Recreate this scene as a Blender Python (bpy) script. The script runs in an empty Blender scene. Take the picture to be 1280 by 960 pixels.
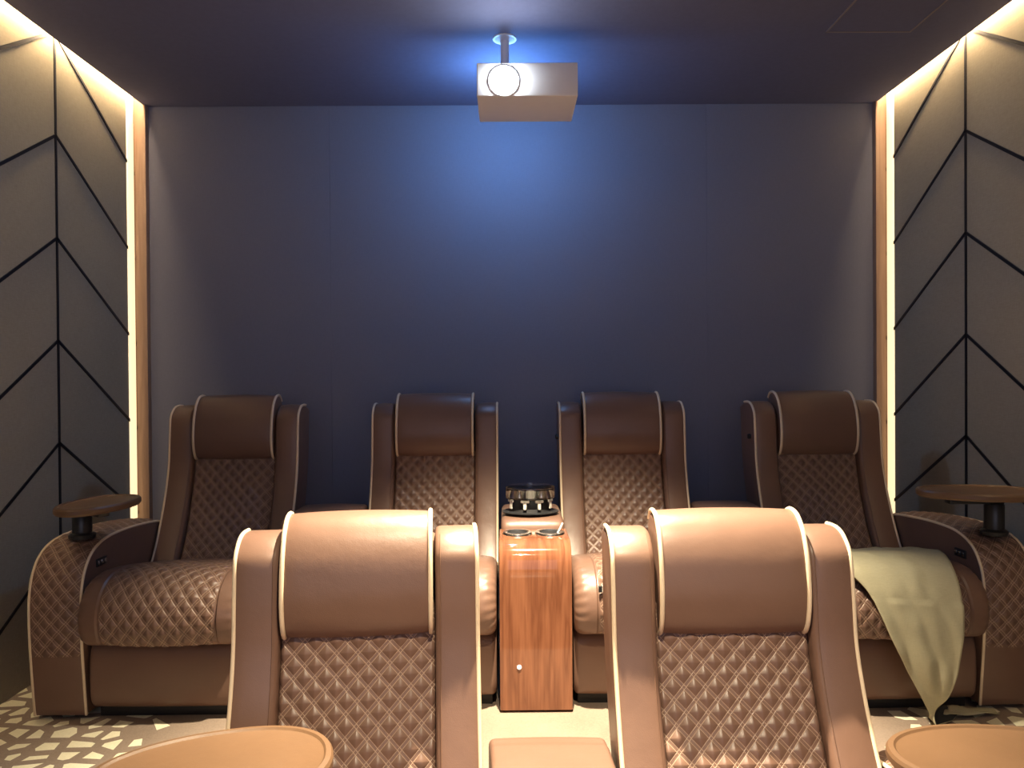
import bpy, bmesh, math, random
from mathutils import Vector, Matrix, noise
R = math.radians
C = bpy.context.scene.collection
SC = bpy.context.scene
RZ = 0.26            # riser height
EYE = 1.485          # camera height above the front floor
F = 950.0            # focal length in pixels (1280 wide)

# ------------------------------------------------------------------ materials
def srgb(r, g, b):
    def f(c):
        c /= 255.0
        return c / 12.92 if c <= 0.04045 else ((c + 0.055) / 1.055) ** 2.4
    return (f(r), f(g), f(b), 1)

def new_mat(name):
    m = bpy.data.materials.new(name); m.use_nodes = True
    nt = m.node_tree; b = nt.nodes['Principled BSDF']
    return m, nt, b

def N(nt, t, **kw):
    n = nt.nodes.new(t)
    for k, v in kw.items(): setattr(n, k, v)
    return n

def M(nt, op, a, b=None, c=None, clamp=False):
    n = nt.nodes.new('ShaderNodeMath'); n.operation = op; n.use_clamp = clamp
    for i, v in enumerate((a, b, c)):
        if v is None: continue
        if isinstance(v, (int, float)): n.inputs[i].default_value = v
        else: nt.links.new(v, n.inputs[i])
    return n.outputs[0]

def mixc(nt, fac, a, b):
    n = nt.nodes.new('ShaderNodeMix'); n.data_type = 'RGBA'
    if isinstance(fac, (int, float)): n.inputs[0].default_value = fac
    else: nt.links.new(fac, n.inputs[0])
    for i, v in ((6, a), (7, b)):
        if isinstance(v, tuple): n.inputs[i].default_value = v
        else: nt.links.new(v, n.inputs[i])
    return n.outputs[2]

def bump(nt, b, h, strength=0.3, dist=0.002):
    n = nt.nodes.new('ShaderNodeBump'); n.inputs['Strength'].default_value = strength
    n.inputs['Distance'].default_value = dist
    nt.links.new(h, n.inputs['Height']); nt.links.new(n.outputs[0], b.inputs['Normal'])

def noise_tex(nt, scale, detail=3, vec=None, rough=0.5):
    n = nt.nodes.new('ShaderNodeTexNoise'); n.inputs['Scale'].default_value = scale
    n.inputs['Detail'].default_value = detail; n.inputs['Roughness'].default_value = rough
    if vec is not None: nt.links.new(vec, n.inputs['Vector'])
    return n.outputs['Fac']

def objco(nt):
    return nt.nodes.new('ShaderNodeTexCoord').outputs['Object']

def plain(name, col, rough=0.5, metal=0.0, noise_amt=0.1, nscale=30, **kw):
    m, nt, b = new_mat(name)
    co = objco(nt)
    f = noise_tex(nt, nscale, 3, co)
    d = tuple(c * (1 - noise_amt) for c in col[:3]) + (1,)
    u = tuple(min(1, c * (1 + noise_amt)) for c in col[:3]) + (1,)
    nt.links.new(mixc(nt, f, d, u), b.inputs['Base Color'])
    b.inputs['Roughness'].default_value = rough
    b.inputs['Metallic'].default_value = metal
    for k, v in kw.items(): b.inputs[k].default_value = v
    return m

LEATHER = (0.165, 0.094, 0.067, 1)
def leather_mat(name='leather', col=LEATHER, rough=0.38):
    m, nt, b = new_mat(name)
    co = objco(nt)
    f = noise_tex(nt, 9, 3, co)
    nt.links.new(mixc(nt, f, tuple(c * 0.9 for c in col[:3]) + (1,), tuple(c * 1.08 for c in col[:3]) + (1,)), b.inputs['Base Color'])
    v = N(nt, 'ShaderNodeTexVoronoi'); v.inputs['Scale'].default_value = 420
    nt.links.new(co, v.inputs['Vector'])
    w = noise_tex(nt, 14, 3, co)
    h = M(nt, 'ADD', M(nt, 'MULTIPLY', v.outputs['Distance'], 0.12), M(nt, 'MULTIPLY', w, 1.6))
    bump(nt, b, h, 0.25, 0.004)
    b.inputs['Roughness'].default_value = rough
    b.inputs['Specular IOR Level'].default_value = 0.5
    return m

def quilt_mat():
    m, nt, b = new_mat('quilted_leather')
    uv = N(nt, 'ShaderNodeUVMap').outputs[0]
    sp = N(nt, 'ShaderNodeSeparateXYZ'); nt.links.new(uv, sp.inputs[0])
    u = M(nt, 'DIVIDE', sp.outputs[0], 0.05); v = M(nt, 'DIVIDE', sp.outputs[1], 0.055)
    a = M(nt, 'ADD', u, v); c = M(nt, 'SUBTRACT', u, v)
    def dist(x):
        fr = M(nt, 'SUBTRACT', x, M(nt, 'FLOOR', x))
        return M(nt, 'SUBTRACT', 0.5, M(nt, 'ABSOLUTE', M(nt, 'SUBTRACT', fr, 0.5)))
    da, dc = dist(a), dist(c)
    def stitch(d):
        return M(nt, 'SUBTRACT', 1.0, M(nt, 'DIVIDE', M(nt, 'ABSOLUTE', M(nt, 'SUBTRACT', d, 0.105)), 0.035), None, True)
    st = M(nt, 'MAXIMUM', stitch(da), stitch(dc))
    mn = M(nt, 'MINIMUM', da, dc)
    puff = M(nt, 'POWER', M(nt, 'MULTIPLY', M(nt, 'SUBTRACT', mn, 0.1, None, True), 2.5, None, True), 0.6)
    co = objco(nt)
    f = noise_tex(nt, 9, 3, co)
    base = mixc(nt, f, tuple(c * 0.86 for c in LEATHER[:3]) + (1,), tuple(c * 1.02 for c in LEATHER[:3]) + (1,))
    thr = (0.50, 0.36, 0.26, 1)
    nt.links.new(mixc(nt, M(nt, 'MULTIPLY', st, 0.8), base, thr), b.inputs['Base Color'])
    h = M(nt, 'SUBTRACT', puff, M(nt, 'MULTIPLY', st, 0.22))
    bump(nt, b, h, 0.5, 0.005)
    b.inputs['Roughness'].default_value = 0.42
    return m

def wood_mat(name, c1, c2, rough, scale=1.0, axis_rot=None):
    m, nt, b = new_mat(name)
    co = objco(nt)
    mp = N(nt, 'ShaderNodeMapping'); nt.links.new(co, mp.inputs[0])
    mp.inputs['Scale'].default_value = (9 * scale, 1.2 * scale, 0.7 * scale)
    wn = noise_tex(nt, 1.6, 4, mp.outputs[0], 0.55)
    r1 = M(nt, 'FRACT', M(nt, 'MULTIPLY', wn, 5.0))
    tri = M(nt, 'ABSOLUTE', M(nt, 'SUBTRACT', M(nt, 'MULTIPLY', r1, 2), 1))
    mp2 = N(nt, 'ShaderNodeMapping'); nt.links.new(co, mp2.inputs[0])
    mp2.inputs['Scale'].default_value = (160, 14, 3)
    fine = noise_tex(nt, 1.0, 3, mp2.outputs[0])
    fac = M(nt, 'ADD', M(nt, 'MULTIPLY', tri, 0.65), M(nt, 'MULTIPLY', fine, 0.4), None, True)
    nt.links.new(mixc(nt, fac, c1, c2), b.inputs['Base Color'])
    b.inputs['Roughness'].default_value = rough
    return m

def fabric_mat(name, col, scale=1.0, amt=0.12, rough=0.85):
    m, nt, b = new_mat(name)
    co = objco(nt)
    mp = N(nt, 'ShaderNodeMapping'); nt.links.new(co, mp.inputs[0])
    mp.inputs['Scale'].default_value = (40 * scale, 40 * scale, 320 * scale)
    mp2 = N(nt, 'ShaderNodeMapping'); nt.links.new(co, mp2.inputs[0])
    mp2.inputs['Scale'].default_value = (300 * scale, 300 * scale, 30 * scale)
    f = M(nt, 'ADD', M(nt, 'MULTIPLY', noise_tex(nt, 1, 2, mp.outputs[0]), 0.5), M(nt, 'MULTIPLY', noise_tex(nt, 1, 2, mp2.outputs[0]), 0.5))
    big = noise_tex(nt, 2.2, 3, co)
    g = M(nt, 'ADD', M(nt, 'MULTIPLY', f, 0.75), M(nt, 'MULTIPLY', big, 0.25))
    nt.links.new(mixc(nt, g, tuple(c * (1 - 3 * amt) for c in col[:3]) + (1,), tuple(c * (1 + 3 * amt) for c in col[:3]) + (1,)), b.inputs['Base Color'])
    bump(nt, b, f, 0.15, 0.002)
    b.inputs['Roughness'].default_value = rough
    b.inputs['Specular IOR Level'].default_value = 0.2
    return m

def carpet_mat():
    m, nt, b = new_mat('riser_carpet')
    co = objco(nt)
    v = N(nt, 'ShaderNodeTexVoronoi', feature='DISTANCE_TO_EDGE'); v.inputs['Scale'].default_value = 11.5
    v1 = N(nt, 'ShaderNodeTexVoronoi', feature='F1'); v1.inputs['Scale'].default_value = 11.5
    for q in (v, v1):
        q.voronoi_dimensions = '2D'; q.inputs['Randomness'].default_value = 0.8
        nt.links.new(co, q.inputs['Vector'])
    sp = N(nt, 'ShaderNodeSeparateXYZ'); nt.links.new(v1.outputs['Position'], sp.inputs[0])
    sc = N(nt, 'ShaderNodeSeparateColor'); nt.links.new(v1.outputs['Color'], sc.inputs[0])
    ax = M(nt, 'ABSOLUTE', M(nt, 'SUBTRACT', sp.outputs[0], 0.06))
    thr = M(nt, 'ADD', 1.24, M(nt, 'MULTIPLY', sc.outputs[1], 0.16))
    side = M(nt, 'GREATER_THAN', ax, thr)
    stray = M(nt, 'MULTIPLY', M(nt, 'GREATER_THAN', sc.outputs[0], 0.85), M(nt, 'GREATER_THAN', ax, 0.95))
    reg = M(nt, 'MAXIMUM', side, stray)
    lim = M(nt, 'ADD', 0.017, M(nt, 'MULTIPLY', sc.outputs[2], 0.014))
    cell = M(nt, 'GREATER_THAN', v.outputs['Distance'], M(nt, 'MULTIPLY', lim, 8))
    gn = N(nt, 'ShaderNodeSeparateXYZ'); nt.links.new(N(nt, 'ShaderNodeNewGeometry').outputs['Normal'], gn.inputs[0])
    mask = M(nt, 'MULTIPLY', M(nt, 'MULTIPLY', reg, cell), M(nt, 'GREATER_THAN', gn.outputs[2], 0.5))
    f = noise_tex(nt, 160, 3, co)
    f2 = noise_tex(nt, 3.5, 3, co)
    ff = M(nt, 'ADD', M(nt, 'MULTIPLY', f, 0.5), M(nt, 'MULTIPLY', f2, 0.5))
    ground = mixc(nt, ff, (0.16, 0.122, 0.095, 1), (0.38, 0.30, 0.24, 1))
    cream = mixc(nt, f, (0.72, 0.68, 0.50, 1), (0.9, 0.86, 0.66, 1))
    nt.links.new(mixc(nt, mask, ground, cream), b.inputs['Base Color'])
    bump(nt, b, M(nt, 'ADD', f, M(nt, 'MULTIPLY', mask, 0.6)), 0.3, 0.004)
    b.inputs['Roughness'].default_value = 0.95
    b.inputs['Specular IOR Level'].default_value = 0.1
    return m

def emis(name, col, strength):
    m, nt, b = new_mat(name)
    b.inputs['Base Color'].default_value = (0.8, 0.8, 0.8, 1)
    b.inputs['Emission Color'].default_value = col
    b.inputs['Emission Strength'].default_value = strength
    return m

MT = dict(
    leather=leather_mat(),
    quilt=quilt_mat(),
    piping=plain('cream_piping', (0.74, 0.60, 0.42, 1), 0.42, 0, 0.05, 60),
    plinth=plain('black_plinth', (0.012, 0.012, 0.014, 1), 0.6),
    black=plain('black_plastic', (0.018, 0.019, 0.021, 1), 0.35),
    console=wood_mat('console_walnut_gloss', (0.13, 0.046, 0.023, 1), (0.27, 0.112, 0.058, 1), 0.07),
    trimwood=wood_mat('oak_trim', (0.26, 0.155, 0.10, 1), (0.36, 0.225, 0.15, 1), 0.5),
    chrome=plain('brushed_chrome', (0.72, 0.70, 0.66, 1), 0.22, 1.0, 0.03),
    wallside=fabric_mat('beige_panel_fabric', (0.38, 0.335, 0.25, 1)),
    wallback=fabric_mat('slate_acoustic_fabric', (0.19, 0.195, 0.255, 1), 1.0, 0.06),
    ceil=fabric_mat('dark_ceiling_fabric', (0.135, 0.14, 0.22, 1), 1.0, 0.06),
    inlay=plain('black_metal_inlay', (0.022, 0.022, 0.03, 1), 0.35, 0.6),
    carpet=carpet_mat(),
    led=emis('warm_led', (1.0, 0.72, 0.40, 1), 120),
    leddiff=emis('warm_led_diffuser', (1.0, 0.74, 0.40, 1), 1.25),
    white=plain('white_projector_plastic', (0.90, 0.87, 0.86, 1), 0.5, 0, 0.03),
    lens=emis('projector_lens_light', (0.80, 0.90, 1.0, 1), 90),
    screen=emis('projection_screen_picture', (0.76, 0.76, 1.0, 1), 1.2),
    throw=fabric_mat('olive_cream_cloth', (0.42, 0.39, 0.26, 1), 1.3, 0.08),
    throwdark=fabric_mat('black_cloth_lining', (0.03, 0.032, 0.034, 1), 1.3, 0.06),
    tray=leather_mat('tray_laminate', (0.135, 0.075, 0.039, 1), 0.42),
    ivory=plain('ivory_plastic', (0.72, 0.72, 0.66, 1), 0.35, 0, 0.03),
    button=emis('white_button', (1, 1, 1, 1), 0.5),
    red=plain('red_print', (0.35, 0.03, 0.04, 1), 0.5),
)
g, nt, b = new_mat('clear_acrylic')
b.inputs['Base Color'].default_value = (0.93, 0.95, 0.93, 1); b.inputs['Roughness'].default_value = 0.06
b.inputs['Transmission Weight'].default_value = 1.0; b.inputs['IOR'].default_value = 1.45
MT['glass'] = g

# ------------------------------------------------------------------ helpers
def link(name, me, parent=None):
    o = bpy.data.objects.new(name, me); C.objects.link(o)
    if parent: o.parent = parent
    return o

def finish(bm, name, mats, parent=None, sharp=38, smooth=True):
    bmesh.ops.recalc_face_normals(bm, faces=bm.faces)
    me = bpy.data.meshes.new(name)
    bm.to_mesh(me); bm.free()
    if not isinstance(mats, (list, tuple)): mats = [mats]
    for m in mats: me.materials.append(m)
    if smooth:
        for p in me.polygons: p.use_smooth = True
        me.set_sharp_from_angle(angle=R(sharp))
    return link(name, me, parent)

def tag(o, label, cat, group=None):
    o['label'] = label; o['category'] = cat
    if group: o['group'] = group
    return o

def struct(o):
    o['kind'] = 'structure'; return o

def empty(name, loc, rz=0):
    o = bpy.data.objects.new(name, None); C.objects.link(o)
    o.location = loc; o.rotation_euler = (0, 0, rz); o.empty_display_size = 0.1
    return o

def add_box(bm, lo, hi, bev=0.0, seg=2, mi=0):
    r = bmesh.ops.create_cube(bm, size=1)
    vs = r['verts']
    for v in vs:
        v.co = Vector([lo[i] + (v.co[i] + 0.5) * (hi[i] - lo[i]) for i in range(3)])
    fs = list({f for v in vs for f in v.link_faces})
    for f in fs: f.material_index = mi
    if bev > 0:
        es = list({e for v in vs for e in v.link_edges})
        bmesh.ops.bevel(bm, geom=es, offset=bev, segments=seg, profile=0.5, affect='EDGES')
    return bm

def box(name, lo, hi, mat, parent=None, bev=0.004, seg=2):
    bm = bmesh.new(); add_box(bm, lo, hi, bev, seg)
    return finish(bm, name, mat, parent)

def catmull(pts, step):
    P = [Vector(p) for p in pts]
    if len(P) == 2: dense = [P[0].lerp(P[1], i / 200) for i in range(201)]
    else:
        Q = [P[0] * 2 - P[1]] + P + [P[-1] * 2 - P[-2]]
        dense = []
        for i in range(1, len(Q) - 2):
            p0, p1, p2, p3 = Q[i - 1:i + 3]
            for k in range(40):
                t = k / 40
                dense.append(0.5 * ((2 * p1) + (p2 - p0) * t + (2 * p0 - 5 * p1 + 4 * p2 - p3) * t * t + (3 * p1 - p0 - 3 * p2 + p3) * t ** 3))
        dense.append(P[-1])
    L = [0]
    for i in range(1, len(dense)): L.append(L[-1] + (dense[i] - dense[i - 1]).length)
    n = max(2, round(L[-1] / step))
    out = []; j = 0
    for k in range(n + 1):
        d = L[-1] * k / n
        while j < len(L) - 2 and L[j + 1] < d: j += 1
        t = (d - L[j]) / max(1e-9, L[j + 1] - L[j])
        out.append(dense[j].lerp(dense[j + 1], min(1, max(0, t))))
    return out

def slab(name, front, back, x0, x1, r, mats, parent=None, step=0.012, xstep=0.03, disp=None, crown=0.0, quilt=None, sharp=42, nr=5):
    """extrude the closed (y,z) outline front+back across x with rounded side edges"""
    fp = catmull(front, step); bp = [Vector(p) for p in back]
    prof = fp + bp; n = len(prof); nf = len(fp)
    area = sum(prof[i].x * prof[(i + 1) % n].y - prof[(i + 1) % n].x * prof[i].y for i in range(n))
    sg = 1 if area > 0 else -1
    nor = []
    for i in range(n):
        a, c = prof[i - 1], prof[(i + 1) % n]
        e1 = (prof[i] - a).normalized(); e2 = (c - prof[i]).normalized()
        n1 = Vector((e1.y, -e1.x)) * sg; n2 = Vector((e2.y, -e2.x)) * sg
        m = n1 + n2
        m = m.normalized() if m.length > 1e-6 else n1
        nor.append(m / max(0.55, m.dot(n1)))
    s = [0]
    for i in range(1, n): s.append(s[-1] + (prof[i] - prof[i - 1]).length)
    st = []
    for k in range(nr + 1):
        a = k / nr * math.pi / 2
        st.append((x0 + r * (1 - math.cos(a)), r * (1 - math.sin(a))))
    nm = max(1, round((x1 - x0 - 2 * r) / xstep))
    for k in range(1, nm): st.append((x0 + r + (x1 - x0 - 2 * r) * k / nm, 0))
    for k in range(nr, -1, -1):
        a = k / nr * math.pi / 2
        st.append((x1 - r * (1 - math.cos(a)), r * (1 - math.sin(a))))
    bm = bmesh.new(); uvl = bm.loops.layers.uv.new('UVMap')
    xc, hw = (x0 + x1) / 2, (x1 - x0) / 2
    rings = []; uvs = {}
    for (x, ins) in st:
        ring = []
        for i in range(n):
            off = -ins
            if i < nf:
                e = min(1, min(i, nf - 1 - i) / 4)
                off += crown * e * (1 - ((x - xc) / hw) ** 2)
                if disp: off += disp(x, s[i]) * e
            p = prof[i] + nor[i] * off
            v = bm.verts.new((x, p.x, p.y)); uvs[v] = (x, s[i])
            ring.append(v)
        rings.append(ring)
    for a in range(len(rings) - 1):
        for i in range(n):
            j = (i + 1) % n
            f = bm.faces.new((rings[a][i], rings[a][j], rings[a + 1][j], rings[a + 1][i]))
            if quilt and i < nf - 1 and j < nf:
                xm = (st[a][0] + st[a + 1][0]) / 2
                if quilt[0] < xm < quilt[1] and quilt[2] < (s[i] + s[j]) / 2 < quilt[3]: f.material_index = 1
    bm.faces.new(rings[0]); bm.faces.new(list(reversed(rings[-1])))
    for f in bm.faces:
        for l in f.loops: l[uvl].uv = uvs[l.vert]
    return finish(bm, name, mats, parent, sharp)

def tube_bm(bm, path, rad, n=8, mi=0):
    path = [Vector(p) for p in path]
    rings = []; up = None
    for i, p in enumerate(path):
        t = (path[min(i + 1, len(path) - 1)] - path[max(i - 1, 0)]).normalized()
        if up is None:
            up = Vector((0, 0, 1)) if abs(t.z) < 0.9 else Vector((1, 0, 0))
        a = (up - t * up.dot(t)).normalized(); up = a; b_ = t.cross(a)
        rr = rad(i / (len(path) - 1)) if callable(rad) else rad
        rings.append([bm.verts.new(p + (a * math.cos(2 * math.pi * k / n) + b_ * math.sin(2 * math.pi * k / n)) * rr) for k in range(n)])
    for a in range(len(rings) - 1):
        for k in range(n):
            f = bm.faces.new((rings[a][k], rings[a][(k + 1) % n], rings[a + 1][(k + 1) % n], rings[a + 1][k])); f.material_index = mi
    for q in (rings[0], rings[-1]):
        f = bm.faces.new(q); f.material_index = mi

def tube(name, path, rad, mat, parent=None, n=8):
    bm = bmesh.new(); tube_bm(bm, path, rad, n)
    return finish(bm, name, mat, parent, 60)

def lathe_bm(bm, prof, n=40, sx=1, sy=1, c=(0, 0, 0), mi=0):
    rings = []
    for (r, z) in prof:
        rings.append([bm.verts.new((c[0] + r * sx * math.cos(2 * math.pi * k / n), c[1] + r * sy * math.sin(2 * math.pi * k / n), c[2] + z)) for k in range(n)])
    for a in range(len(rings) - 1):
        for k in range(n):
            f = bm.faces.new((rings[a][k], rings[a][(k + 1) % n], rings[a + 1][(k + 1) % n], rings[a + 1][k])); f.material_index = mi
    for q in (rings[0], rings[-1]):
        f = bm.faces.new(q); f.material_index = mi

def lathe(name, prof, mat, parent=None, **kw):
    bm = bmesh.new(); lathe_bm(bm, prof, **kw)
    return finish(bm, name, mat, parent, 40)

def prism(name, pts, axis, lo, hi, mat, parent=None, bev=0):
    """closed outline extruded along an axis"""
    bm = bmesh.new()
    def P(p, d):
        q = list(p); q.insert(axis, d); return q
    a = [bm.verts.new(P(p, lo)) for p in pts]; b_ = [bm.verts.new(P(p, hi)) for p in pts]
    n = len(pts)
    bm.faces.new(a); bm.faces.new(list(reversed(b_)))
    for i in range(n): bm.faces.new((a[i], a[(i + 1) % n], b_[(i + 1) % n], b_[i]))
    return finish(bm, name, mat, parent)

def quilt_disp(x, s, amp=0.0045):
    u, v = x / 0.05, s / 0.055
    a, c = u + v, u - v
    da = 0.5 - abs(a - math.floor(a) - 0.5); dc = 0.5 - abs(c - math.floor(c) - 0.5)
    q = lambda d: math.sin(math.pi * max(0, d - 0.10) / 0.8)
    return amp * (q(da) * q(dc)) ** 0.55

# ------------------------------------------------------------------ recliner
BL = [(1.14, 0.035), (1.0, 0.008), (0.87, 0.0), (0.78, -0.022), (0.7, -0.048), (0.6, -0.09), (0.5, -0.14), (0.42, -0.20), (0.36, -0.25)]
def yb(z, L):
    for i in range(len(BL) - 1):
        z1, y1 = BL[i]; z0, y0 = BL[i + 1]
        if z >= z0 or i == len(BL) - 2:
            t = (z - z0) / (z1 - z0); return (y0 + (y1 - y0) * t) * L
CACHE = {}
def copy_tree(o, parent=None):
    c = o.copy(); C.objects.link(c); c.parent = parent
    for ch in list(o.children): copy_tree(ch, c)
    return c

def make_seat(loc, rz, label, group, L=1.0, arm=0, tag_side=0, latch=0):
    root = empty('recliner_seat', loc, rz)
    tag(root, label, 'recliner', group)
    lt, q, pp = MT['leather'], MT['quilt'], MT['piping']
    if L not in CACHE:
        # quilted back panel
        zs = [0.94, 0.83, 0.75, 0.68, 0.6, 0.52, 0.44, 0.38]
        fr = [(yb(z, L) + 0.0, z) for z in zs]
        bk = [(yb(z, L) + 0.06, z) for z in (0.38, 0.5, 0.6, 0.7, 0.8, 0.94)]
        slab('back_cushion', fr, bk, -0.184, 0.184, 0.012, q, root, 0.006, 0.006, lambda x, s: quilt_disp(x, s), 0.012)
        # shell behind
        zs = [0.30, 0.42, 0.5, 0.6, 0.7, 0.8, 0.9, 1.0, 1.075]
        fr = [(yb(z, L) + 0.055, z) for z in zs]
        bk = [(yb(z, L) + 0.155, z) for z in reversed(zs)]
        slab('back_shell', fr, bk, -0.186, 0.186, 0.01, lt, root)
        # headrest
        o = yb(1.0, L)
        fr = [(o + 0.020, 0.868), (o - 0.020, 0.872), (o - 0.042, 0.90), (o - 0.052, 0.95), (o - 0.050, 1.00), (o - 0.038, 1.06), (o - 0.014, 1.110), (o + 0.020, 1.141), (o + 0.06, 1.150), (o + 0.09, 1.142), (o + 0.115, 1.112)]
        bk = [(o + 0.112, 1.03), (o + 0.075, 0.95), (o + 0.05, 0.87)]
        hr = slab('headrest', fr, bk, -0.178, 0.178, 0.016, lt, root, 0.009, 0.03, None, 0.006)
        pf = catmull(fr, 0.012)
        for sx in (-1, 1):
            tube('piping', [(sx * 0.173, p.x - 0.001 * (1 if p.y < 1.12 else 0), p.y + 0.0015 * (1 if p.y > 1.1 else 0)) for p in pf[2:-1]], 0.0058, pp, hr)
        # wings
        for sx in (-1, 1):
            wz = [0.34, 0.40, 0.47, 0.55, 0.65, 0.75, 0.85, 0.95, 1.02, 1.06]
            fr = [(yb(z, L) - 0.032 - 0.02 * max(0, (0.75 - z)), z) for z in wz]
            t = yb(1.09, L)
            fr += [(t - 0.012, 1.088), (t + 0.016, 1.102), (t + 0.05, 1.106), (t + 0.09, 1.104)]
            bk = [(t + 0.15, 1.085)] + [(yb(z, L) + 0.155, z) for z in (1.0, 0.9, 0.8, 0.7, 0.6, 0.5, 0.42, 0.34)]
            x0, x1 = (0.184, 0.290) if sx > 0 else (-0.290, -0.184)
            w = slab('side_bolster', fr, bk, x0, x1, 0.014, lt, root, 0.012, 0.02, None, 0.004)
            pf = catmull(fr, 0.014)
            tube('piping', [(sx * 0.285, p.x + 0.002, p.y) for p in pf[3:]], 0.0056, pp, w)
            tube('seam', [(sx * 0.196, p.x - 0.0035, p.y) for p in pf[3:-6]], 0.0016, lt, w, 5)
        # seat cushion
        fr = [(-0.08, 0.405), (-0.2, 0.44), (-0.35, 0.475), (-0.50, 0.505), (-0.62, 0.518), (-0.70, 0.505), (-0.755, 0.465), (-0.782, 0.40), (-0.775, 0.335), (-0.745, 0.29)]
        bk = [(-0.70, 0.275), (-0.4, 0.275), (-0.08, 0.275)]
        def cd(x, s):
            d = quilt_disp(x, s) if abs(x) < 0.2 else 0.004
            if 0.196 < abs(x) < 0.205: d = -0.002
            # gathers at the ends of the side borders
            if abs(x) > 0.23: d += 0.0018 * math.sin(s * 190 + x * 40) * min(1, (abs(x) - 0.23) / 0.04) * (1 if s > 0.6 else 0)
            return d
        slab('seat_cushion', fr, bk, -0.288, 0.288, 0.035, [lt, q], root, 0.006, 0.006, cd, 0.022, (-0.2, 0.2, 0, 9))
        for sx in (-1, 1): pass
        # front panel / base
        fr = [(-0.66, 0.285), (-0.685, 0.27), (-0.70, 0.235), (-0.705, 0.15), (-0.70, 0.08), (-0.685, 0.05), (-0.66, 0.04)]
        bk = [(-0.10, 0.04), (0.02, 0.10), (0.02, 0.285)]
        slab('footrest_panel', fr, bk, -0.287, 0.287, 0.02, lt, root, 0.012, 0.04, None, 0.006)
        box('plinth', (-0.27, -0.655, 0.0), (0.27, 0.0, 0.045), MT['plinth'], root)
        CACHE[L] = root
    else:
        for ch in list(CACHE[L].children):
            if ch.get('tmp'): continue
            if ch.name.split('.')[0] in ('armrest', 'brand_tag', 'recline_latch'): continue
            copy_tree(ch, root)
    if arm:
        sx = arm
        x0, x1 = (0.298, 0.488) if sx > 0 else (-0.488, -0.298)
        af = [(-0.03, 0.585), (-0.12, 0.612), (-0.28, 0.628), (-0.44, 0.634), (-0.56, 0.626), (-0.645, 0.593), (-0.695, 0.53), (-0.715, 0.45), (-0.718, 0.36), (-0.712, 0.25), (-0.70, 0.12), (-0.69, 0.02)]
        ab = [(-0.3, 0.02), (-0.03, 0.02)]
        xc = (x0 + x1) / 2
        def ad(x, s): return quilt_disp(x - xc, s, 0.005) if (abs(x - xc) < 0.083 and s < 1.0) else 0.0
        a = slab('armrest', af, ab, x0, x1, 0.008, [lt, q], root, 0.006, 0.006, ad, 0.010, (x0 + 0.01, x1 - 0.01, 0, 1.0))
        pf = catmull(af, 0.014)
        for xx in (x0 + 0.003, x1 - 0.003):
            tube('piping', [(xx, p.x, p.y) for p in pf], 0.0052, pp, a)
        # control buttons on the inner face
        xi = x0 if sx > 0 else x1
        cp = box('control_panel', (min(xi, xi - sx * 0.004), -0.62, 0.535), (max(xi, xi - sx * 0.004), -0.55, 0.565), MT['black'], a, 0.001)
        cp['label'] = 'small black seat control panel'
        for k in range(3):
            yy = -0.61 + k * 0.022
            xa, xb = xi - sx * 0.004, xi - sx * 0.0065
            box('button', (min(xa, xb), yy, 0.543), (max(xa, xb), yy + 0.012, 0.557), MT['chrome'], cp, 0.001)
    if tag_side:
        bm = bmesh.new()
        add_box(bm, (-0.205, -0.7955, 0.455), (-0.193, -0.7865, 0.478), 0.001, 1, 0)
        add_box(bm, (-0.193, -0.7955, 0.455), (-0.170, -0.7865, 0.478), 0.001, 1, 1)
        add_box(bm, (-0.189, -0.797, 0.460), (-0.186, -0.795, 0.474), 0, 1, 2)
        add_box(bm, (-0.183, -0.797, 0.458), (-0.178, -0.795, 0.468), 0, 1, 2)
        t = finish(bm, 'brand_tag', [MT['black'], MT['ivory'], MT['red']], root)
        t['label'] = 'small black, white and red sewn tag'
    if latch:
        k = lathe('recline_latch', [(0.004, 0), (0.012, 0.001), (0.012, 0.012), (0.008, 0.015)], MT['black'], root, n=16)
        k.rotation_euler = (0, R(-90), 0); k.location = (-0.290, yb(0.95, L) + 0.02, 0.95)
    return root

BACK = 'leather recliners in the back row'
FRONT = 'leather recliners in the front row'
make_seat((-1.225, 3.43, RZ), R(0), 'brown leather recliner at the far left of the back row, beside the left wall', BACK, 1.0, arm=-1)
make_seat((-0.333, 3.50, RZ), 0, 'brown leather recliner of the back row just left of the central wood console', BACK, 1.0)
make_seat((0.526, 3.50, RZ), 0, 'brown leather recliner of the back row just right of the central wood console', BACK, 1.0, tag_side=1, latch=1)
make_seat((1.395, 3.43, RZ), R(1.5), 'brown leather recliner at the far right of the back row, under a cream throw', BACK, 1.0, arm=1, latch=1)
make_seat((-0.362, 1.83, 0), R(5), 'left of the two large brown leather recliners of the near row', FRONT, 1.02, arm=-1)
make_seat((0.534, 1.82, 0), R(0), 'right of the two large brown leather recliners of the near row', FRONT, 1.35, arm=1)

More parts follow.
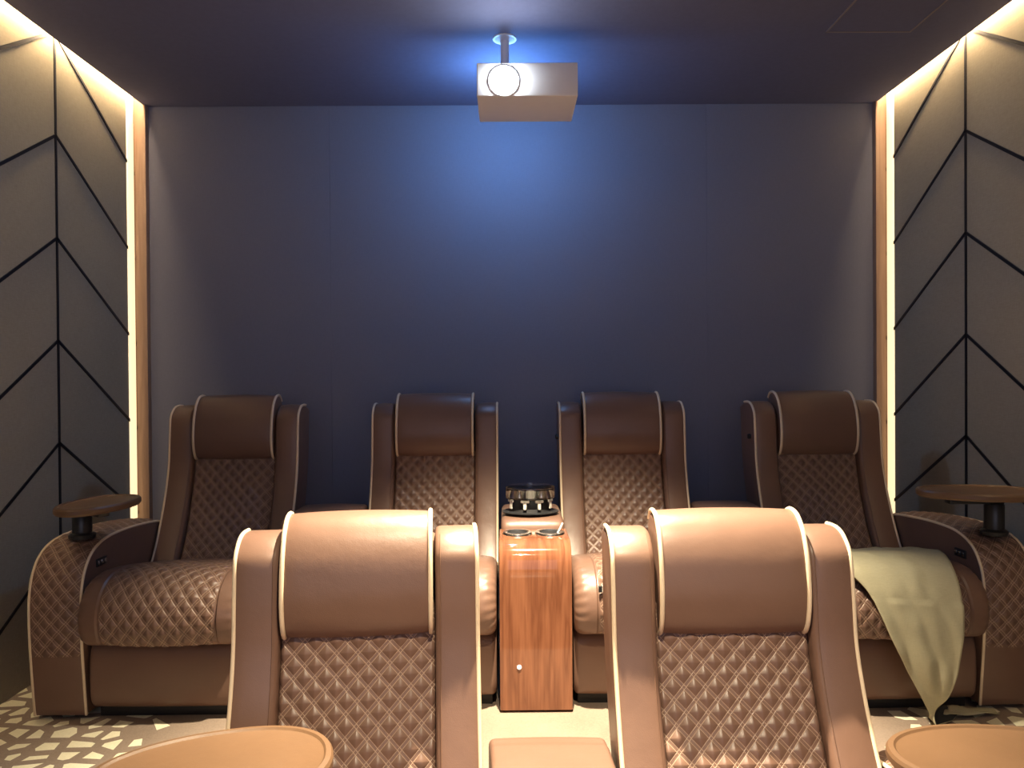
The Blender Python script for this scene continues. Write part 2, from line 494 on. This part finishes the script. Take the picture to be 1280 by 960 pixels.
# ------------------------------------------------------------------ consoles
def make_console(x, y, z, w, label, group, cups=True):
    """y = depth of the front face"""
    root = empty('seat_console', (x, y, z)); tag(root, label, 'console', group)
    h = w / 2
    fr = [(0.0, 0.01), (0.0, 0.2), (0.0, 0.45), (0.004, 0.535), (0.022, 0.585), (0.06, 0.612), (0.11, 0.618), (0.28, 0.618)]
    bk = [(0.28, 0.5), (0.70, 0.5), (0.70, 0.01)]
    b_ = slab('wood_body', fr, bk, -h, h, 0.004, MT['console'], root, 0.014, 0.05)
    btn = lathe('round_button', [(0.0015, 0), (0.0085, 0.0), (0.0085, 0.003), (0.006, 0.004)], MT['button'], b_, n=16)
    btn.rotation_euler = (R(90), 0, 0); btn.location = (-0.062, 0.0, 0.168)
    fr = [(0.275, 0.51), (0.262, 0.56), (0.262, 0.60), (0.275, 0.638), (0.31, 0.655), (0.4, 0.658), (0.5, 0.66), (0.64, 0.655), (0.69, 0.62)]
    bk = [(0.70, 0.51)]
    slab('armrest_pad', fr, bk, -h + 0.006, h - 0.006, 0.02, MT['leather'], root, 0.012, 0.02, None, 0.006)
    for sx in (-1, 1):
        cup = lathe('cup_holder', [(0.040, -0.004), (0.040, 0.0045), (0.044, 0.0065), (0.055, 0.006), (0.058, 0.001), (0.058, -0.004)], MT['chrome'], root, n=48)
        cup.location = (sx * 0.063, 0.185, 0.6195)
        dk = lathe('cup_well', [(0.002, -0.001), (0.040, -0.0005), (0.040, 0.003), (0.0395, 0.003), (0.0385, 0.0005), (0.002, 0.0005)], MT['plinth'], cup, n=40)
    return root
CG = 'consoles between the seats'
make_console(0.0985, 2.765, RZ, 0.266, 'glossy reddish wood console with two chrome cup holders at the centre of the back row', CG)
make_console(-0.779, 2.80, RZ, 0.305, 'console between the two left recliners of the back row, brown leather pad showing', CG)
make_console(0.961, 2.80, RZ, 0.285, 'console between the two right recliners of the back row, mostly hidden behind a front headrest', CG)
# a cup-holder straw like clip
sp = tag(empty('plastic_spoon', (0.19, 2.945, RZ + 0.622)), 'small ivory plastic stirrer standing in the right cup holder of the wood console', 'stirrer')
tube('handle', [(0.0, -0.01, 0.0), (0.012, -0.002, 0.018), (0.022, 0.006, 0.036)], lambda t: 0.0032 + 0.001 * t, MT['ivory'], sp)

# front row centre console (seen from behind)
fc = tag(empty('seat_console', (0.092, 1.0, 0)), 'tan leather armrest console between the two front recliners, at the bottom of the picture', 'console', CG)
fr = [(0.89, 0.03), (0.895, 0.3), (0.895, 0.5), (0.885, 0.575), (0.85, 0.602), (0.80, 0.612), (0.765, 0.620), (0.6, 0.632), (0.4, 0.632), (0.2, 0.625), (0.1, 0.60), (0.06, 0.55)]
lb = slab('leather_body', fr, [(0.06, 0.03)], -0.146, 0.142, 0.014, MT['leather'], fc, 0.012, 0.02, None, 0.003)
for v in lb.data.vertices:
    t = (0.895 - v.co.y) / 0.84; v.co.x = v.co.x * (1 - 0.16 * t) + 0.026 * t

# ------------------------------------------------------------------ swivel trays
def make_tray(x, y, z, ztop, rz, post, label, a=0.215, b_=0.15, ext=0.05):
    root = empty('swivel_tray_table', (post[0], post[1], z)); tag(root, label, 'tray table', 'swivel trays on the armrests')
    H = ztop - z
    n = 64
    bm = bmesh.new()
    def ring(k, zz):
        out = []
        for i in range(n):
            t = 2 * math.pi * i / n
            cx, sy = math.cos(t), math.sin(t)
            px = (abs(cx) ** 0.9) * math.copysign(1, cx) * (a + k); py = (abs(sy) ** 0.9) * math.copysign(1, sy) * (b_ + k) * (1 + 0.12 * cx)
            out.append(bm.verts.new((px, py, zz)))
        return out
    specs = [(-0.02, -0.028), (-0.006, -0.026), (0.0, -0.018), (0.0, -0.006), (-0.004, 0.0), (-0.014, 0.0015), (-0.018, -0.0025), (-0.022, -0.0035), (-0.1, -0.0035)]
    rs = [ring(*s_) for s_ in specs]
    for q in range(len(rs) - 1):
        for i in range(n): bm.faces.new((rs[q][i], rs[q][(i + 1) % n], rs[q + 1][(i + 1) % n], rs[q + 1][i]))
    bm.faces.new(rs[0]); bm.faces.new(rs[-1])
    top = finish(bm, 'tray_top', MT['tray'], root, 30)
    top.location = (x - post[0], y - post[1], H); top.rotation_euler = (0, 0, rz)
    # arm from post to tray centre
    d = Vector((x - post[0], y - post[1], 0)); Ld = max(d.length, 0.02); ang = math.atan2(d.y, d.x)
    bm = bmesh.new(); add_box(bm, (-0.028, -0.022, H - 0.052), (Ld + ext, 0.022, H - 0.026), 0.006, 2)
    o = finish(bm, 'support_arm', MT['black'], root); o.rotation_euler = (0, 0, ang)
    lathe('post', [(0.045, -0.01), (0.047, 0.004), (0.040, 0.010), (0.034, 0.012), (0.034, H - 0.055), (0.030, H - 0.05)], MT['black'], root, n=32)
    return root
make_tray(-1.505, 2.79, RZ + 0.645, RZ + 0.782, R(86), (-1.60, 2.86), 'dark brown oval swivel tray above the far left armrest of the back row', 0.185, 0.114)
make_tray(1.745, 2.80, RZ + 0.641, RZ + 0.798, R(-9), (1.80, 2.80), 'brown oval swivel tray above the far right armrest of the back row', 0.215, 0.14, 0.12)
make_tray(-0.565, 1.435, 0.648, 0.757, R(14), (-0.76, 1.44), 'tan oval swivel tray at the bottom left corner, on the near left armrest', 0.225, 0.15)
make_tray(0.955, 1.425, 0.648, 0.757, R(-9), (0.93, 1.38), 'tan oval swivel tray at the bottom right corner, on the near right armrest', 0.225, 0.15)

# ------------------------------------------------------------------ snack box on the console
sn = tag(empty('snack_box', (0.092, 3.145, RZ + 0.6695)), 'round clear acrylic snack box on a black base, behind the two cup holders', 'snack box')
lathe('base_plate', [(0.02, -0.003), (0.108, -0.002), (0.118, 0.001), (0.118, 0.004), (0.106, 0.007), (0.02, 0.007)], MT['black'], sn, n=48, sy=0.75)
lathe('core', [(0.086, 0.007), (0.084, 0.012), (0.070, 0.055), (0.066, 0.058)], MT['plinth'], sn, n=40, sy=0.8)
for i, t in enumerate((-150, -105, -68, -28, 40, 140)):
    cx, cy = 0.092 * math.cos(R(t)), 0.072 * math.sin(R(t))
    bm = bmesh.new()
    add_box(bm, (-0.007, -0.004, 0.018), (0.007, 0.004, 0.056), 0.002, 1)
    add_box(bm, (-0.018, -0.004, 0.046), (0.018, 0.004, 0.056), 0.002, 1)
    o = finish(bm, 'bracket', MT['ivory'], sn); o.location = (cx, cy, 0); o.rotation_euler = (0, 0, R(t + 90))
dp = [(0.086, 0.056), (0.098, 0.058), (0.101, 0.062), (0.101, 0.096), (0.096, 0.100), (0.094, 0.096), (0.094, 0.064), (0.080, 0.061)]
lathe('clear_dish', dp, MT['glass'], sn, n=48, sy=0.85)
lathe('clear_lid', [(0.1, 0.1005), (0.102, 0.1035), (0.09, 0.108), (0.04, 0.112), (0.012, 0.113), (0.009, 0.118), (0.004, 0.121)], MT['glass'], sn, n=48, sy=0.85)
for k, (ex, ey, er) in enumerate(((-0.045, -0.02, 0.022), (0.0, -0.035, 0.02), (0.045, -0.015, 0.022), (0.01, 0.03, 0.022))):
    lathe('inner_cup', [(er * 0.7, 0.0615), (er, 0.066), (er, 0.088), (er * 0.92, 0.088), (er * 0.9, 0.068)], MT['ivory' if k % 2 else 'chrome'], sn, n=24, c=(ex, ey, 0))

# ------------------------------------------------------------------ throw
rows = [  # left edge, right edge (x, depth, z above riser)
    ((1.16, 3.20, .475), (1.60, 3.235, .475)),
    ((1.15, 3.08, .505), (1.655, 3.10, .510)),
    ((1.12, 2.92, .540), (1.655, 2.94, .538)),
    ((1.12, 2.78, .560), (1.615, 2.80, .556)),
    ((1.17, 2.675, .545), (1.575, 2.68, .535)),
    ((1.235, 2.622, .485), (1.566, 2.625, .475)),
    ((1.275, 2.600, .40), (1.562, 2.600, .37)),
    ((1.312, 2.596, .31), (1.552, 2.596, .28)),
    ((1.360, 2.598, .22), (1.540, 2.598, .19)),
    ((1.410, 2.604, .13), (1.515, 2.604, .115)),
    ((1.450, 2.615, .060), (1.478, 2.622, .060)),
    ((1.478, 2.645, .024), (1.474, 2.606, .014)),
    ((1.560, 2.715, .034), (1.495, 2.622, .010)),
    ((1.630, 2.722, .014), (1.560, 2.655, .008)),
]
Lp = catmull([r_[0] for r_ in rows], 0.012); Rp = []
def at(pts, t):
    n_ = len(pts) - 1; f = t * n_; i = min(int(f), n_ - 1); k = f - i
    P = [Vector(pts[max(0, min(n_, i + j))]) for j in (-1, 0, 1, 2)]
    return 0.5 * ((2 * P[1]) + (P[2] - P[0]) * k + (2 * P[0] - 5 * P[1] + 4 * P[2] - P[3]) * k * k + (3 * P[1] - P[0] - 3 * P[2] + P[3]) * k ** 3)
bm = bmesh.new(); NU, NV = 36, 130
G = []
for j in range(NV + 1):
    t = j / NV; a = at([r_[0] for r_ in rows], t); c = at([r_[1] for r_ in rows], t)
    w = (c - a).length
    line = []
    for i in range(NU + 1):
        s_ = i / NU
        p = a.lerp(c, s_)
        amp = min(1, w / 0.2) * (1 if t < 0.74 else 0.3)
        wr = noise.noise(Vector((p.x * 11, p.y * 6 + 3, p.z * 6))) * 0.012 + noise.noise(Vector((p.x * 26 + p.z * 9, p.y * 14, p.z * 12 + 8))) * 0.006
        wr += 0.010 * math.sin(s_ * 9 + p.z * 5) * (1 if 0.42 < t < 0.7 else 0.25)
        wr = (math.sqrt(wr * wr + 2e-5) - 0.003) * amp
        # push outwards: up on the seat, forward while hanging
        q = max(0, min(1, (t - 0.25) / 0.15)) if t < 0.74 else 0
        d = Vector((0, -q, 1 - q * 0.8)).normalized()
        p = p + d * wr
        p.z = max(p.z, 0.006)
        line.append(bm.verts.new((p.x, p.y, p.z + RZ)))
    G.append(line)
flap = []
for j in range(9):
    a = Vector((1.535, 2.672, .012)).lerp(Vector((1.748, 2.690, .008)), j / 8); c = Vector((1.575, 2.722, .024)).lerp(Vector((1.735, 2.722, .008)), j / 8)
    flap.append([bm.verts.new((*(a.lerp(c, i / 6).xy), RZ + a.lerp(c, i / 6).z + 0.005 + 0.004 * math.sin(j * 1.3 + i))) for i in range(7)])
for j in range(8):
    for i in range(6): bm.faces.new((flap[j][i], flap[j + 1][i], flap[j + 1][i + 1], flap[j][i + 1]))
for j in range(NV):
    for i in range(NU):
        bm.faces.new((G[j][i], G[j + 1][i], G[j + 1][i + 1], G[j][i + 1]))
me = bpy.data.meshes.new('throw_blanket'); bm.to_mesh(me); bm.free()
for m_ in ('throw', 'throwdark'): me.materials.append(MT[m_])
for p in me.polygons: p.use_smooth = True
th = link('throw_blanket', me)
tag(th, 'olive cream throw hanging from the far right seat down to the carpet', 'throw')
so = th.modifiers.new('thick', 'SOLIDIFY'); so.thickness = 0.004; so.offset = 1; so.material_offset = 1; so.material_offset_rim = 0

# ------------------------------------------------------------------ room
XL, XR, LL, LR = -1.93, 1.99, -1.88, 1.945
YB, YF = 4.0, -1.7
ZC = EYE + 1.43
ZT = ZC + 0.11
struct(box('floor', (XL - 0.1, YF - 0.1, -0.1), (XR + 0.1, YB + 0.2, 0.0), MT['carpet'], None, 0))
ri = struct(box('floor_riser', (XL, 2.12, 0.0), (XR, YB, RZ), MT['carpet'], None, 0))
struct(box('wall_back', (XL - 0.1, YB + 0.012, 0), (XR + 0.1, YB + 0.15, ZT), MT['wallback'], None, 0))
# back wall acoustic panels with tight joints
jx = [LL + 0.001, (415 - 634) * 4 / F, (885 - 634) * 4 / F, LR - 0.001]
for k in range(3):
    o = struct(box('trim_%d' % (20 + k), (jx[k] + 0.0002, YB, RZ), (jx[k + 1] - 0.0002, YB + 0.014, ZC), MT['wallback'], None, 0.0006, 1))
struct(box('wall_front', (XL - 0.1, YF - 0.1, 0), (XR + 0.1, YF, ZT), MT['wallback'], None, 0))
struct(box('wall_left', (XL - 0.1, YF, 0), (XL, YB + 0.015, ZT), MT['wallside'], None, 0))
struct(box('wall_right', (XR, YF, 0), (XR + 0.1, YB + 0.015, ZT), MT['wallside'], None, 0))
bm = bmesh.new()
add_box(bm, (LL, YF, ZC), (LR, YB + 0.012, ZC + 0.06), 0.0, 1)
add_box(bm, (XL - 0.1, YF, ZT), (XR + 0.1, YB + 0.15, ZT + 0.08), 0.0, 1)
struct(finish(bm, 'ceiling', MT['ceil'], None, smooth=False))
# wood end trims
tn = 1
for (a, c) in ((XL, LL + 0.012), (LR - 0.012, XR)):
    struct(box('trim_%d' % tn, (a, YB - 0.035, RZ), (c, YB + 0.012, ZC + 0.04), MT['trimwood'], None, 0.002)); tn += 1
# chevron inlays
def inlay_side(x, inward, k):
    bm = bmesh.new()
    w = 0.0065; th_ = 0.004
    xa, xb = (x - 0.002, x + th_) if inward > 0 else (x - th_, x + 0.002)
    def bar(p, q):
        p, q = Vector(p), Vector(q); d = (q - p).normalized(); nn = Vector((-d.y, d.x)) * w
        c = [p + nn, p - nn, q - nn, q + nn]
        A = [bm.verts.new((xa, v.x, v.y)) for v in c]; B = [bm.verts.new((xb, v.x, v.y)) for v in c]
        bm.faces.new(A); bm.faces.new(B[::-1])
        for i in range(4): bm.faces.new((A[i], A[(i + 1) % 4], B[(i + 1) % 4], B[i]))
    P = 0.44
    seams = [3.28 - 0.71 * i for i in range(0, 8)]
    for s_ in seams: bar((s_, 0.0 if s_ < 2.12 else RZ), (s_, ZT))
    segs = [(3.28, 3.995, 1)] + [(seams[i + 1], seams[i], (1 if i % 2 else -1)) for i in range(7)]
    for (ya, yb_, sgn) in segs:
        for j in range(-2, 7):
            za = EYE + 1.053 + P - P * j        # apex height on seams 0,2,4..
            # sgn 1: apex at ya, falling to yb ; sgn -1: apex at yb, falling to ya
            p, q = ((ya, za), (yb_, za - P)) if sgn > 0 else ((ya, za - P), (yb_, za))
            zlo = RZ if min(ya, yb_) > 2.0 else 0.0
            def clip(p, q):
                (y1, z1), (y2, z2) = p, q
                def cut(z): t = (z - z1) / (z2 - z1); return (y1 + (y2 - y1) * t, z)
                if z1 > ZT and z2 > ZT or z1 < zlo and z2 < zlo: return None
                P1 = cut(ZT) if z1 > ZT else cut(zlo) if z1 < zlo else p
                P2 = cut(ZT) if z2 > ZT else cut(zlo) if z2 < zlo else q
                return P1, P2
            r_ = clip(p, q)
            if r_: bar(*r_)
    return struct(finish(bm, 'trim_%d' % k, MT['inlay'], None, smooth=False))
inlay_side(XL, 1, 3); inlay_side(XR, -1, 4)

# LED strips: cove along the ceiling edge and upright strip next to the wood trim
def led(name, lo, hi, mat, label, grp):
    o = box(name, lo, hi, mat, None, 0.0); tag(o, label, 'light strip', grp); return o
cl = ZC + 0.0605
led('led_strip', (XL + 0.030, YF + 0.05, cl), (LL - 0.001, YB - 0.01, cl + 0.012), MT['led'], 'warm LED strip in the ceiling gap above the left wall', 'ceiling edge light strips')
led('led_strip', (LR + 0.001, YF + 0.05, cl), (XR - 0.028, YB - 0.01, cl + 0.012), MT['led'], 'warm LED strip in the ceiling gap above the right wall', 'ceiling edge light strips')
for sx, x, lab in ((1, XL, 'left'), (-1, XR, 'right')):
    bm = bmesh.new()
    pts = []
    for k in range(9):
        t = k / 8 * math.pi
        pts.append((x + sx * (0.0002 + 0.009 * math.sin(t)), 3.925 - 0.036 * math.cos(t)))
    a = [bm.verts.new((p[0], p[1], RZ + 0.01)) for p in pts]; c = [bm.verts.new((p[0], p[1], ZC + 0.03)) for p in pts]
    for i in range(8): bm.faces.new((a[i], a[i + 1], c[i + 1], c[i]))
    bm.faces.new(a); bm.faces.new(c); bm.faces.new((a[0], a[-1], c[-1], c[0]))
    o = finish(bm, 'upright_led_diffuser', MT['leddiff'], None)
    tag(o, 'glowing upright warm light strip at the back end of the %s wall' % lab, 'light strip', 'upright light strips')

# ceiling access hatch
hx0, hx1, hy0, hy1 = 1.335, 1.69, 2.55, 3.167
ha = tag(empty('ceiling_hatch', (0, 0, ZC)), 'faint square access hatch in the dark ceiling near the right wall', 'hatch')
box('hatch_panel', (hx0 + 0.006, hy0 + 0.006, -0.003), (hx1 - 0.006, hy1 - 0.006, 0.002), MT['ceil'], ha, 0.001, 1)
bm = bmesh.new()
for lo, hi in (((hx0, hy0, -0.005), (hx0 + 0.006, hy1, 0.002)), ((hx1 - 0.006, hy0, -0.005), (hx1, hy1, 0.002)), ((hx0, hy0, -0.005), (hx1, hy0 + 0.006, 0.002)), ((hx0, hy1 - 0.006, -0.005), (hx1, hy1, 0.002))):
    add_box(bm, lo, hi)
finish(bm, 'hatch_frame', plain('hatch_edge', (0.24, 0.2, 0.2, 1), 0.6), ha, smooth=False)

# ------------------------------------------------------------------ projector
pj = tag(empty('projector', (0.09, 3.06, EYE + 1.13)), 'white box projector hanging under the ceiling with its lens shining', 'projector')
box('housing', (-0.203, 0, 0), (0.203, 0.31, 0.134), MT['white'], pj, 0.004, 3)
ln = lathe('lens', [(0.03, 0), (0.060, 0.0), (0.063, 0.003), (0.063, 0.006), (0.059, 0.008), (0.054, 0.004)], MT['white'], pj, n=40)
ln.rotation_euler = (R(90), 0, 0); ln.location = (-0.095, 0.001, 0.060)
gl = lathe('lens_glass', [(0.002, 0.045), (0.02, 0.042), (0.038, 0.032), (0.050, 0.018), (0.0590, 0.0085), (0.0585, 0.002)], MT['lens'], ln, n=40)
lathe('ceiling_mount', [(0.05, 0.296), (0.052, 0.3), (0.02, 0.287), (0.018, 0.28), (0.018, 0.15), (0.06, 0.146), (0.06, 0.13)], MT['white'], pj, n=24, c=(-0.09, 0.16, 0))
for k in range(1): pass

# ------------------------------------------------------------------ screen behind the viewer
scn = box('projection_screen', (-1.5, YF + 0.002, 0.75), (1.6, YF + 0.03, 2.45), MT['screen'], None, 0)
tag(scn, 'wide projection screen on the wall the seats face', 'screen')

# ------------------------------------------------------------------ lights
def spot(name, loc, tgt, power, col, size, blend, rad=0.03):
    l = bpy.data.lights.new(name, 'SPOT'); l.energy = power; l.color = col
    l.spot_size = R(size); l.spot_blend = blend; l.shadow_soft_size = rad
    o = bpy.data.objects.new(name, l); C.objects.link(o); o.location = loc
    o.rotation_euler = (Vector(tgt) - Vector(loc)).to_track_quat('-Z', 'Y').to_euler()
    return o
WARM = (1.0, 0.83, 0.58)
spot('ceiling_downlight', (0.12, 2.16, ZC - 0.01), (0.12, 2.20, 0), 1450, WARM, 76, 0.9)
spot('ceiling_downlight', (0.10, 0.60, ZC - 0.01), (0.10, 1.55, 0.5), 380, WARM, 58, 0.8)
pl = bpy.data.lights.new('blue_halo_fill', 'POINT'); pl.energy = 15; pl.color = (0.20, 0.48, 1.0); pl.shadow_soft_size = 0.05  # added blue lamp, stands in for the halo around the projector
po = bpy.data.objects.new('blue_halo_fill', pl); C.objects.link(po); po.location = (0.0, 3.46, EYE + 1.20)

w = bpy.data.worlds.new('world'); SC.world = w; w.use_nodes = True
w.node_tree.nodes['Background'].inputs[0].default_value = (0.01, 0.01, 0.015, 1)
w.node_tree.nodes['Background'].inputs[1].default_value = 1.0

# ------------------------------------------------------------------ camera
cam = bpy.data.cameras.new('camera'); cam.sensor_width = 36; cam.lens = F / 1280 * 36; cam.clip_start = 0.02
co = bpy.data.objects.new('camera', cam); C.objects.link(co)
pitch = math.atan(8 / F); yaw = -math.atan(6 / F)
mat = Matrix.Rotation(yaw, 4, 'Z') @ Matrix.Rotation(R(90) - pitch, 4, 'X') @ Matrix.Rotation(R(-0.42), 4, 'Z')
co.matrix_world = Matrix.Translation((0, 0, EYE)) @ mat
SC.camera = co
SC.view_settings.view_transform = 'Standard'; SC.view_settings.look = 'None'
SC.view_settings.gamma = 1; SC.view_settings.use_curve_mapping = False
SC.view_settings.exposure = 0.0
SC.cycles.use_denoising = True
SC.cycles.max_bounces = 6
SC.cycles.sample_clamp_indirect = 4
